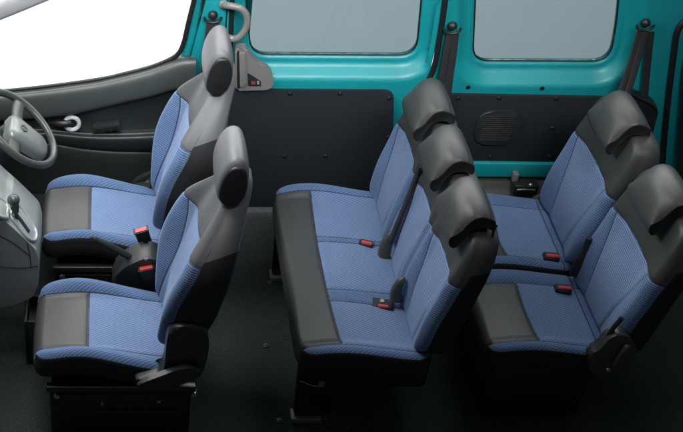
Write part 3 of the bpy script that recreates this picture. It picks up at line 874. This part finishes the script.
# ---- van body: pillar, rear quarter with window, rails, lower trim
vb = thing('van_body', 'teal inside of the van body with rear side window, pillars and sill', 'van body', (1.5, 0.85, 0.0))
vo = vb.location
w2l0, w2l1 = P2(472, 40), P2(474, 4); w2r0, w2r1 = P2(612, 50), P2(617, 6)
win2 = rpoly([P2(472.5, 60), P2(609, 60.5), P2(616, 22), ext(P2(616, 22), P2(617.6, 4), zt), ext(w2l0, w2l1, zt)], [0.075, 0.085, 0.06, 0.08, 0.08], 12)
out2 = [(1.335, 0.05), (3.3, 0.05), (3.3, 1.58), (1.495, 1.58), P2(447, 4, YW), P2(441, 40, YW), P2(434, 74, YW), P2(416, 101, YW), P2(406, 128, YW), (1.335, 0.45)]
obj('quarter_panel', surround(win2, out2, wprof), M['teal'], vb, off=vo, ang=50)
g2 = pane(win2, YG + 0.004, vb, vo)
b = tube([Vector((x, YG - 0.004, z)) for x, z in resample(win2, 120)], 0.0035, 8, closed=True, n=1)
obj('window_seal', b, M['rubber'], g2)
# front pillar (between front door and sliding door)
pl = [P2(206, 0, YW), P2(229.5, 0, YW), P2(228.5, 60, YW), (0.500, 0.70), (0.500, 0.05), (0.36, 0.05), (0.375, 0.85), P2(199, 50, YW)]
x0, z0_ = P2(206, 0, YW); x1, z1_ = P2(229.5, 0, YW)
pl = [(0.505, 1.58), (0.500, 0.05), (0.345, 0.05), (0.355, 0.88), P2(206, 0, YW), (0.425, 1.58)]
b = slab(pl, YW, YW + 0.09, 0.012); obj('front_pillar', b, M['teal'], vb, off=vo)
bk = [(UY(u, v, .875).x, UY(u, v, .875).z) for u, v in ((178, 78), (183, 62), (190, 40), (195, 18), (199, 0), (204, -30))]
obj('pillar_outer', slab(bk + [(0.62, 1.58), (0.62, 0.75)], .875, .91, 0.0), M['teal'], vb, off=vo)
# door-opening seal strips (dark)
def seal(pts, r, par=vb, off=vo, flat=None): 
    return obj('door_seal', tube(pts, r, 12, n=8, flat=flat, up=(0, 1, 0) if flat else None), M['rubber'], par, off=off, ang=60)
seal([UY(447, -22, .79), UY(445.2, 0, .79), UY(440, 36, .79), UY(432, 73, .79), UY(414, 99, .79), UY(404, 126, .79), UY(397, 165, .785), UY(395, 210, .785)], 0.0125)
seal([UY(232.5, -30, .80), UY(232, 0, .80), UY(230.5, 45, .80), UY(230, 90, .80), UY(231, 150, .80)], 0.0115)
# rear opening seal
seal([UY(700, 4, .79), UY(690, 16, .79), UY(678, 30, .79), UY(673, 60, .79), UY(667, 110, .79), UY(662, 170, .79), UY(660, 230, .79)], 0.0135)
seal([UY(699, 40, .76), UY(692, 70, .76), UY(688, 120, .75), UY(684, 180, .74), UY(682, 260, .74)], 0.035)  # dark tube added beyond the seal to blacken the rear pillar edge
# rear quarter hardboard trim
t2 = rpoly([P2(447, 94, .79), P2(640, 97.5, .79), P2(640, 163, .79), P2(447, 160.5, .79)], 0.02, 6)
t2o = obj('trim_panel', slab(t2, 0.783, 0.800, 0.005), M['felt'], vb, off=vo)
for u, v in ((458, 98), (499, 98), (556, 98.5), (552, 128), (549, 156), (490, 156), ):
    b = disc(UY(u, v, 0.784), (0, -1, 0), 0.0105, 0.005); ball(UY(u, v, 0.78), 0.006, (1, .6, 1), bm=b)
    obj('clip', b, M['black_pl'], t2o)
for u, v in ((468, 87), (542, 88)):
    b = disc(UY(u, v, 0.80), (0, -1, 0), 0.010, 0.005); obj('plug', b, M['rubber'], vb, off=vo)
# speaker grille: rounded dish with ribs
def sq(c, hw, hh, n=10, r=0.05): return rpoly([(c[0] - hw, c[1] - hh), (c[0] + hw, c[1] - hh), (c[0] + hw, c[1] + hh), (c[0] - hw, c[1] + hh)], r, n)
cs = P2(497, 127.5, .775)
sp = obj('speaker_cover', slab(sq(cs, 0.100, 0.095, 8, 0.075), 0.768, 0.784, 0.005, seg=3), M['cover'], t2o)
b = bmesh.new()
for i in range(13):
    z = cs[1] - 0.066 + 0.011 * i
    rbox(cs[0] - 0.070, cs[0] + 0.070, 0.7645, 0.7685, z - 0.0028, z + 0.0028, 0.001, 1, bm=b)
obj('grille', b, M['web'], sp)
# sill strip and wheelhouse trim below the hardboard
b = slab([P2(440, 162, .77), P2(650, 165, .77), P2(650, 177.5, .77), P2(440, 176.5, .77)], 0.765, 0.80, 0.008)
obj('rail', b, M['teal'], vb, off=vo)
wr = []
for (vv, yy) in ((178.0, .792), (181, .765), (190, .745), (203, .70), (222, 0.66)):
    wr.append([UY(u, vv + (u - 470) * 0.008, yy) for u in (425, 470, 520, 570, 630, 700)])
obj('wheelhouse_trim', sheet(wr, 0.012), M['wheelhouse'], vb, off=vo)
# seat catch on the wheelhouse
b = rbox(0, 1, 0, 1, 0, 1, 0)
b.free()
p0 = UY(511, 192, .72); p1 = UY(538, 182, .72)
ct = obj('seat_catch', rbox(p0.x, p1.x, .69, .742, p0.z, p1.z, 0.006), M['black_pl'], vb, off=vo)
obj('catch_bar', tube([UY(517, 190, .685), UY(526, 189.5, .685), UY(535, 190, .685)], 0.004, 8), M['steel'], ct)
obj('catch_pin', ball(UY(530.5, 185, .685), 0.011), M['steel'], ct)
p0 = UY(512, 182, .73); p1 = UY(519.5, 174, .73)
obj('catch_cap', rbox(p0.x, p1.x, .725, .76, p0.z, p1.z, 0.005), M['warmgrey'], ct)
# dark pocket panel by the rear pillar (belt retractor cover)
rcv = [xz(u, v, .74) for u, v in ((628, 92), (640, 96), (656, 104), (658, 112), (650, 142), (636, 140), (628, 118))]
rco = obj('retractor_cover', slab(rpoly(rcv, 0.012), .735, .79, 0.008), M['black_pl'], vb, off=vo)
obj('cover_rim', tube([UY(630, 93.5, .728), UY(641, 98.5, .728), UY(652, 104, .728), UY(656, 108, .728)], 0.006, 10), M['cover'], rco)
# A pillar in light grey at the far front
b = tube([UY(-60, 34, .80), UY(-8, 13, .80), UY(18, 2.5, .80), UY(60, -15, .80)], 0, 14, flat=(0.040, 0.030), up=(0, 1, 0))
obj('windscreen_pillar', b, M['pillar'] if 'pillar' in M else M['warmgrey'], vb, off=vo, ang=60)

# ---- grab handle on the front pillar
gh = tube([UY(223.5, 4.5, .795), UY(226, 5.2, .765), UY(233, 6.2, .745), UY(241, 8.5, .738), UY(246.5, 15, .736), UY(247, 24, .736), UY(243, 33, .738), UY(236, 38.5, .742), UY(228, 37.5, .76), UY(222.5, 35.5, .795)], 0.0150, 16, n=8)
ball(UY(223.5, 4.5, .79), 0.021, (1, .7, 1), bm=gh); ball(UY(222.5, 35.5, .79), 0.021, (1, .7, 1), bm=gh)
o = obj('grab_handle', gh, M['warmsilver'] if 'warmsilver' in M else M['warmgrey'], vb, off=vo, ang=60)

# ---- seat belts hanging from their pillar anchors
def seat_belt(cu, cv, strands, label, Y=0.775, r=0.021):
    c = UY(cu, cv, Y); t = thing('seat_belt', label, 'seat belt', c, 'seat belts along the far wall')
    b = ball(c, r, (1, .9, 1)); o = obj('anchor_bolt', b, M['black_pl'], t, off=c, ang=80)
    # ring carrying the webbing
    rg = []
    for k in range(13):
        th = pi * 0.95 + pi * 1.1 * k / 12
        rg.append(Vector((c.x + 0.036 * cos(th), c.y - 0.006, c.z - 0.010 + 0.024 * sin(th))))
    obj('anchor_ring', tube(rg, 0.0058, 10, n=2), M['cover'], t, off=c, ang=60)
    for s in strands:
        pts = [UY(u, v, y) for u, v, y in s]
        obj('webbing', tube(pts, 0, 10, flat=(0.0155, 0.0028), up=(0, 1, 0), n=6), M['web'], t, off=c, ang=60)
    return t
seat_belt(213, 15, [[(210.5, 20, .77), (208, 40, .765), (205, 62, .76), (201, 95, .76)], [(215, 20, .77), (215.5, 45, .765), (215, 75, .76)]],
          'black seat belt hanging from the front pillar above the seat behind the wheel')
seat_belt(452.5, 26, [[(450, 34, .77), (446, 56, .765), (441, 84, .76), (438, 110, .76)], [(455.5, 34, .77), (453, 56, .766), (449, 84, .762), (447, 112, .76)]],
          'black seat belt hanging between the two tinted windows')
seat_belt(645.5, 23, [[(641, 30, .77), (633, 56, .75), (623, 86, .70), (618, 100, .66)], [(646, 31, .768), (639, 56, .748), (630, 86, .70), (625, 102, .66)], [(651, 32, .77), (648, 60, .77), (645, 92, .765), (644, 110, .76)]],
          'black seat belt slanting down from the rear pillar, right of the rear window')

# ================================================================== FRONT DOOR
fd = thing('front_door', 'dark grey front door trim with a silver ringed handle, window open to white', 'van door', (-0.1, 0.85, 0.0))
fo = fd.location
us = (-70, -20, 0, 30, 50, 80, 100, 125, 150, 170, 184, 196)
def crv(pts, u):
    pts = sorted(pts)
    if u <= pts[0][0]:
        a, b_ = pts[0], pts[1]
    elif u >= pts[-1][0]: a, b_ = pts[-2], pts[-1]
    else:
        for i in range(len(pts) - 1):
            if pts[i][0] <= u <= pts[i + 1][0]: a, b_ = pts[i], pts[i + 1]; break
    return a[1] + (b_[1] - a[1]) * (u - a[0]) / (b_[0] - a[0])
belt = [(-70, 96), (0, 92.5), (20, 91), (50, 87.5), (80, 83.5), (100, 80.5), (125, 75), (150, 68.5), (170, 61.5), (184, 57), (196, 56)]
bb = [(-70, 123), (0, 121), (50, 117.5), (80, 113), (100, 108.5), (125, 102.5), (150, 97), (170, 91), (196, 86)]
arm = [(-70, 131), (0, 131), (50, 133.5), (80, 136.5), (100, 137.5), (130, 137.5), (160, 136.5), (196, 135)]
pk = [(-70, 140), (0, 142), (50, 143), (80, 148), (100, 150.5), (130, 152), (160, 152), (196, 152)]
def mid(c1, c2, f): return lambda u: crv(c1, u) * (1 - f) + crv(c2, u) * f
def row(fn, Y): return [UY(u, fn(u), Y) for u in us]
rows = [row(mid(belt, bb, 0.02), .815), row(mid(belt, bb, 0.10), .782), row(mid(belt, bb, 0.35), .762), row(mid(belt, bb, 0.7), .752), row(mid(belt, bb, 0.96), .752), row(mid(belt, bb, 1.0), .765)]
obj('upper_trim', sheet(rows, 0.02), M['doorlight'], fd, off=fo, ang=60)
rows = [row(mid(belt, bb, 0.93), .775), row(mid(bb, arm, 0.1), .80), row(mid(bb, arm, 0.5), .803), row(mid(bb, arm, 0.86), .795), row(mid(bb, arm, 0.93), .765), row(mid(bb, arm, 1.0), .742),
        row(mid(arm, pk, 0.35), .738), row(mid(arm, pk, 0.8), .75), row(mid(arm, pk, 1.0), .775), row(mid(arm, pk, 1.12), .768), row(mid(arm, pk, 1.8), .76), row(mid(arm, pk, 3.0), .765), row(lambda u: 205, .785)]
dt = obj('door_trim', sheet(rows, 0.03), M['door'], fd, off=fo, ang=60)
# window seal along the belt and up the frame
b = tube([UY(u, v, .812) for u, v in ((-70, 95), (0, 91.5), (50, 86.5), (100, 79.5), (125, 74), (150, 67.5), (168, 60.5), (178, 54), (183.5, 43), (188.5, 22), (194, 0), (199, -22))], 0, 12, flat=(0.011, 0.008), up=(0, 1, 0), n=8)
obj('window_seal', b, M['rubber'], fd, off=fo, ang=60)
b = tube([UY(u, v, .84) for u, v in ((176, 78), (184, 58), (190.5, 36), (196, 8), (201, -22))], 0, 12, flat=(0.020, 0.022), up=(0, 1, 0), n=8)
obj('window_frame', b, M['teal'], fd, off=fo, ang=60)
b = tube([UY(u, v, .815) for u, v in ((191, 84), (196.5, 60), (201, 30), (206, 0), (210, -22))], 0, 12, flat=(0.0135, 0.010), up=(0, 1, 0), n=8)
obj('door_seal', b, M['rubber'], vb, off=vo, ang=60)
# handle with silver ring
c = UY(72, 121.5, .79)
hb = bmesh.new()
ringp = [Vector((c.x + 0.033 * cos(2 * pi * k / 28), .775, c.z + 0.035 * sin(2 * pi * k / 28))) for k in range(28)]
b = tube(ringp, 0.0105, 12, closed=True, n=1)
rg = obj('handle_ring', b, M['silver_bright'] if 'silver_bright' in M else M['silver'], fd, off=fo, ang=80)
b = tube([UY(50, 122, .785), UY(57, 123, .770), UY(64, 123.5, .764), UY(71, 122.5, .768)], 0.014, 14, rfun=lambda t: 0.75 + 0.55 * sin(t * pi * 0.8), n=8)
obj('door_handle', b, M['black_pl'], fd, off=fo, ang=60)
rc = rpoly([xz(u, v, .8) for u, v in ((47, 118), (58, 113.5), (72, 113), (80, 119), (80, 126), (72, 131), (56, 131), (48, 127))], 0.02)
obj('handle_recess', slab(rc, .790, .81, 0.004), M['black_pl'], fd, off=fo)
rc = rpoly([xz(u, v, .735) for u, v in ((92, 130.5), (120, 127.5), (120.5, 133), (92.5, 136.5))], 0.006)
sw = obj('switch_panel', slab(rc, .758, .80, 0.004), M['door'], fd, off=fo)
for k in range(3):
    u0 = 95 + 8.4 * k
    rc = rpoly([xz(u, v, .735) for u, v in ((u0, 131.2 - .9 * k), (u0 + 6, 130.4 - .9 * k), (u0 + 6.2, 134 - .9 * k), (u0 + .2, 134.8 - .9 * k))], 0.003)
    obj('switch', slab(rc, .754, .76, 0.0015), M['black_pl'], sw)
# step / sill in front of the seat
b = rbox(-1.2, 0.34, 0.60, 0.78, 0.0, 0.16, 0.02)
obj('door_sill', b, M['cover'], vb, off=vo)

# ================================================================== DASH CONSOLE, GEAR LEVER
Yd = -0.17
dc = thing('dash_console', 'grey lower dashboard with the gear lever at its foot, left edge', 'dashboard', (-0.4, -0.05, 0))
do = dc.location
pf = [xz(u, v, Yd) for u, v in ((-60, 178), (-22, 196), (0, 217), (12, 227), (26, 240), (36, 250), (39, 262), (38.5, 285), (33, 297), (18, 304), (0, 308), (-60, 314))]
obj('console_body', prism_y(rpoly(pf, 0.02, 4), Yd, 0.13, 0.030, 6), M['dash'], dc, off=do, ang=50)
for gl_ in (((-60, 262), (-10, 266), (20, 268), (38, 266)), ((27, 243), (30, 256), (31, 268)), ((-60, 226), (-20, 230), (8, 240), (30, 256))):
    obj('panel_groove', tube([UY(u, v, Yd - 0.0005) for u, v in gl_], 0.0022, 6), M['cover'], dc, off=do)
# silver gate frame on the sloping top
def gatept(u, v, Y): return UY(u, v, Y)
TL, TR = UY(-22, 196, Yd), UY(30, 243, Yd)
def on_top(u, v, up=0.0):
    lo_, hi_ = -0.6, 0.6
    def g_(Y):
        p = UY(u, v, Y); zl = TL.z + (TR.z - TL.z) * (p.x - TL.x) / (TR.x - TL.x); return p.z - zl - up
    for _ in range(40):
        m_ = (lo_ + hi_) / 2
        if g_(m_) > 0: lo_ = m_
        else: hi_ = m_
    return UY(u, v, lo_)
gp = [(14, 206), (20, 207), (30, 220), (36, 231), (35, 240), (28, 238), (18, 226), (11, 216)]
ga = [on_top(u, v, 0.006) for u, v in gp]
cxg = sum(ga, Vector()) / len(ga)
gt = obj('gear_gate', tube(ga, 0.0065, 10, closed=True, n=5), M['gate'], dc, off=do, ang=70)
bmg = bmesh.new(); vs = [bmg.verts.new(p) for p in catmull(ga, 5, True)]; vb_ = [bmg.verts.new(p - Vector((0, 0, 0.01))) for p in catmull(ga, 5, True)]
bmg.faces.new(vs); bmg.faces.new(vb_[::-1])
for i in range(len(vs)): bmg.faces.new((vs[i], vs[(i + 1) % len(vs)], vb_[(i + 1) % len(vs)], vb_[i]))
obj('gate_plate', bmg, M['gate'], gt, off=None)
sl = [on_top(u, v, 0.009) for u, v in ((16, 214), (22, 222), (29, 232))]
obj('gate_slot', tube(sl, 0, 10, flat=(0.010, 0.003), up=(0.5, 0, 1)), M['black_pl'], gt)
kb = on_top(17, 219, 0.0)
kt = UY(13.5, 200, kb.y - 0.01)
lv = obj('gear_lever', tube([kb, (kb + kt) / 2, kt], 0.007, 10), M['black_pl'], dc, off=do)
b = ball(kt, 0.025, (1, 1, .9)); tube([kt, kt + (kb - kt) * 0.35, kt + (kb - kt) * 0.62], 0.019, 14, bm=b, rfun=lambda t: 1.15 - 0.45 * t)
obj('gear_knob', b, M['wheelgrey'], lv, ang=60)
bz = [on_top(u, v, 0.012) for u, v in ((-45, 170), (-4, 196), (6, 204), (7, 213), (2, 217), (-45, 196))]
b = tube(bz, 0.008, 10, closed=True, n=5); vs = [b.verts.new(p + Vector((0, 0, 0.006))) for p in catmull(bz, 5, True)]; b.faces.new(vs)
obj('bezel', b, M['gate'], dc, off=do, ang=60)
# lower dash / footwell block behind the wheel
b = rbox(-1.2, -0.52, 0.02, 0.74, 0.25, 0.62, 0.05, 5)
obj('lower_dash', b, M['door'], dc, off=do)
# storage tray on the floor in front of the near seat
q0_ = UY(27, 343, -0.12); q1_ = UY(45, 303, -0.12)
tr_ = thing('floor_tray', 'small dark open tray standing in front of the nearest bucket seat', 'tray', ((q0_.x + q1_.x) / 2, -0.12, 0))
x0, x1, z0, z1 = q0_.x, q1_.x + 0.04, 0.02, q1_.z - 0.03
b = bmesh.new()
for (a0, a1, c0_, c1_) in ((x0, x0 + 0.012, -0.20, -0.04), (x1 - 0.012, x1, -0.20, -0.04), (x0 + 0.014, x1 - 0.014, -0.20, -0.188), (x0 + 0.014, x1 - 0.014, -0.052, -0.04)):
    rbox(a0, a1, c0_, c1_, z0, z1, 0.004, 2, bm=b)
rbox(x0 + 0.014, x1 - 0.014, -0.186, -0.054, z0, z1 - 0.05, 0.002, 1, bm=b)
obj('tray_body', b, M['door'], tr_, off=tr_.location)

# ================================================================== STEERING WHEEL
wc = UY(19, 128, 0.295)
sw_ = thing('steering_wheel', 'grey steering wheel with a silver hub, cut by the left edge', 'steering wheel', wc)
tau = radians(48); nrm = Vector((cos(pi / 2 - tau), 0, sin(pi / 2 - tau)))
nrm = Vector((cos(tau), 0, sin(tau)))
ey = Vector((0, 1, 0)); ew = Vector((-sin(tau), 0, cos(tau)))
Rw = 0.188
def wp(a, b_, n_): return ey * a + ew * b_ + nrm * n_
b = tube([wp(Rw * cos(2 * pi * k / 48), Rw * sin(2 * pi * k / 48), 0) for k in range(48)], 0.0160, 16, closed=True, n=1)
obj('wheel_rim', b, M['wheelgrey'] if 'wheelgrey' in M else M['dash'], sw_, ang=80)
# hub: padded rounded trapezoid, domed
b = bmesh.new(); hubp = rpoly([(-0.085, 0.045), (0.085, 0.045), (0.055, -0.165), (-0.055, -0.165)], 0.045, 8)
rings = []
for (k, h) in ((1.0, -0.045), (1.0, -0.02), (0.96, -0.006), (0.85, 0.004), (0.6, 0.010), (0.3, 0.012)):
    rings.append([b.verts.new(wp(p[0] * k, (p[1] + 0.02) * k - 0.02, h)) for p in hubp])
n_ = len(hubp)
for i in range(len(rings) - 1):
    for k in range(n_): b.faces.new((rings[i][k], rings[i][(k + 1) % n_], rings[i + 1][(k + 1) % n_], rings[i + 1][k]))
b.faces.new(rings[-1]); b.faces.new(rings[0][::-1])
hub = obj('hub', b, M['hubgrey'], sw_, ang=60)
# emblem: ring crossed by a bar
b = tube([wp(0.0155 * cos(2 * pi * k / 24), -0.018 + 0.0155 * sin(2 * pi * k / 24), 0.0135) for k in range(24)], 0.0022, 8, closed=True, n=1)
tube([wp(-0.021, -0.018, 0.0145), wp(0.021, -0.018, 0.0145)], 0.0035, 8, bm=b)
obj('emblem', b, M['steel_dark'] if 'steel_dark' in M else M['cover'], hub)
for (a, bb_) in ((1, 0.12), (-1, 0.12)):
    b = tube([wp(a * 0.07, 0.0, -0.018), wp(a * 0.12, 0.008, -0.012), wp(a * (Rw - 0.004), 0.01, 0)], 0, 12, flat=(0.028, 0.009), up=tuple(nrm), n=6)
    obj('spoke', b, M['wheelgrey'] if 'wheelgrey' in M else M['dash'], sw_, ang=60)
b = tube([wp(0, 0, -0.04), wp(0, 0.0, -0.12), wp(0, -0.01, -0.30)], 0.055, 20, rfun=lambda t: 1 + 0.25 * t)
obj('column_cover', b, M['door'], sw_, ang=60)

# ================================================================== HANDBRAKE
hbk = thing('handbrake', 'dark handbrake lever in its rounded cover between the front seats', 'handbrake', (0.15, -0.045, 0))
ho = hbk.location
b = bmesh.new()
cpx = [xz(u, v, -0.11) for u, v in ((112, 283), (122, 270), (134, 263), (146, 259), (158, 261), (166, 268), (168, 284), (160, 295), (146, 298), (120, 296))]
cpx = [(p.x, p.y) for p in catmull([(x, z, 0) for x, z in cpx], 4, True)]
cpx = [(x, z) for x, z in cpx]
obj('brake_cover', prism_y(cpx, -0.11, 0.0, 0.022, 5), M['cover'], hbk, off=ho, ang=50)
b = tube([UY(146, 266, -0.06), UY(128, 256, -0.06), UY(110, 246, -0.06), UY(95, 239, -0.06)], 0.0125, 14, rfun=lambda t: 0.85 + 0.3 * sin(pi * min(1, t * 1.05)), n=8)
lev = obj('brake_lever', b, M['pod_dark'] if 'pod_dark' in M else M['cover'], hbk, off=ho, ang=60)
b = tube([UY(95.5, 239.2, -0.06), UY(91.5, 237.2, -0.06)], 0.0065, 12); ball(UY(91.5, 237.2, -0.06), 0.0075, bm=b)
obj('release_button', b, M['pod'], lev)
b = rbox(-0.16, 0.27, -0.105, 0.02, 0.0, 0.20, 0.03, 4); obj('tunnel_cover', b, M['black_pl'], hbk, off=ho)

# ================================================================== SMALL THINGS ON THE FLOOR
for i, (u, v, lab) in enumerate(((270, 283, 'small floor bolt left of the bench, nearest the far wall of the three'), (266, 346, 'small floor bolt left of the bench beside its black leg'), (279, 421, 'small floor bolt just left of the bench foot plate'), (325, 419, 'small floor bolt just right of the bench foot plate'))):
    p = UZ(u, v, 0.0)
    b = disc((p.x, p.y, 0.0), (0, 0, 1), 0.012, 0.007, seg=16); disc((p.x, p.y, 0.006), (0, 0, 1), 0.007, 0.006, bm=b, seg=6)
    o = obj('floor_bolt', b, M['steel_dull'] if 'steel_dull' in M else M['steel']); tag(o, lab, 'bolt', 'bolts in the floor')

# ================================================================== LIGHT, WORLD, CAMERA
w = bpy.data.worlds.new('World'); S.world = w; w.use_nodes = True
w.node_tree.nodes['Background'].inputs[0].default_value = (0.75, 0.85, 1.0, 1); w.node_tree.nodes['Background'].inputs[1].default_value = 0.055
def area(name, loc_, target, sx, sy, power, col=(1, 1, 1)):
    l = bpy.data.lights.new(name, 'AREA'); l.shape = 'RECTANGLE'; l.size = sx; l.size_y = sy; l.energy = power; l.color = col
    o = bpy.data.objects.new(name, l); COL.objects.link(o); o.location = loc_
    o.rotation_euler = (Vector(target) - Vector(loc_)).to_track_quat('-Z', 'Y').to_euler()
    return o
area('overhead_softbox', (-0.45, -0.05, 2.6), (0.25, -0.15, 0.4), 1.1, 0.9, 46, (0.99, 0.995, 1.0))
area('rear_softbox', (1.7, 0.5, 3.1), (1.6, 0.0, 0.6), 1.0, 0.8, 11, (0.97, 0.99, 1.0))
wl = area('wall_fill_lamp', (0.9, -1.5, 3.0), (0.9, 0.8, 0.98), 2.6, 0.5, 12, (0.98, 0.99, 1.0)); wl.data.spread = radians(45)  # added unseen lamp with narrow spread, brightens the teal wall
area('backdrop_lamp', (0.5, 4.2, 3.6), (0.5, 3.2, -0.35), 9.0, 3.2, 620, (1, 1, 1))

cam = bpy.data.cameras.new('Camera'); co = bpy.data.objects.new('Camera', cam); COL.objects.link(co)
co.location = CAM; co.rotation_euler = (pi / 2 - PITCH, 0, 0)
cam.sensor_fit = 'HORIZONTAL'; cam.sensor_width = 36; cam.lens = F_PX / 683.0 * 36
cam.shift_x = (341.5 - CX) / 683.0; cam.shift_y = 0.0
cam.clip_start = 0.05; cam.clip_end = 200
S.camera = co
S.view_settings.view_transform = 'Standard'; S.view_settings.look = 'None'; S.view_settings.exposure = 0; S.view_settings.gamma = 1
S.render.resolution_x = 1024; S.render.resolution_y = 648
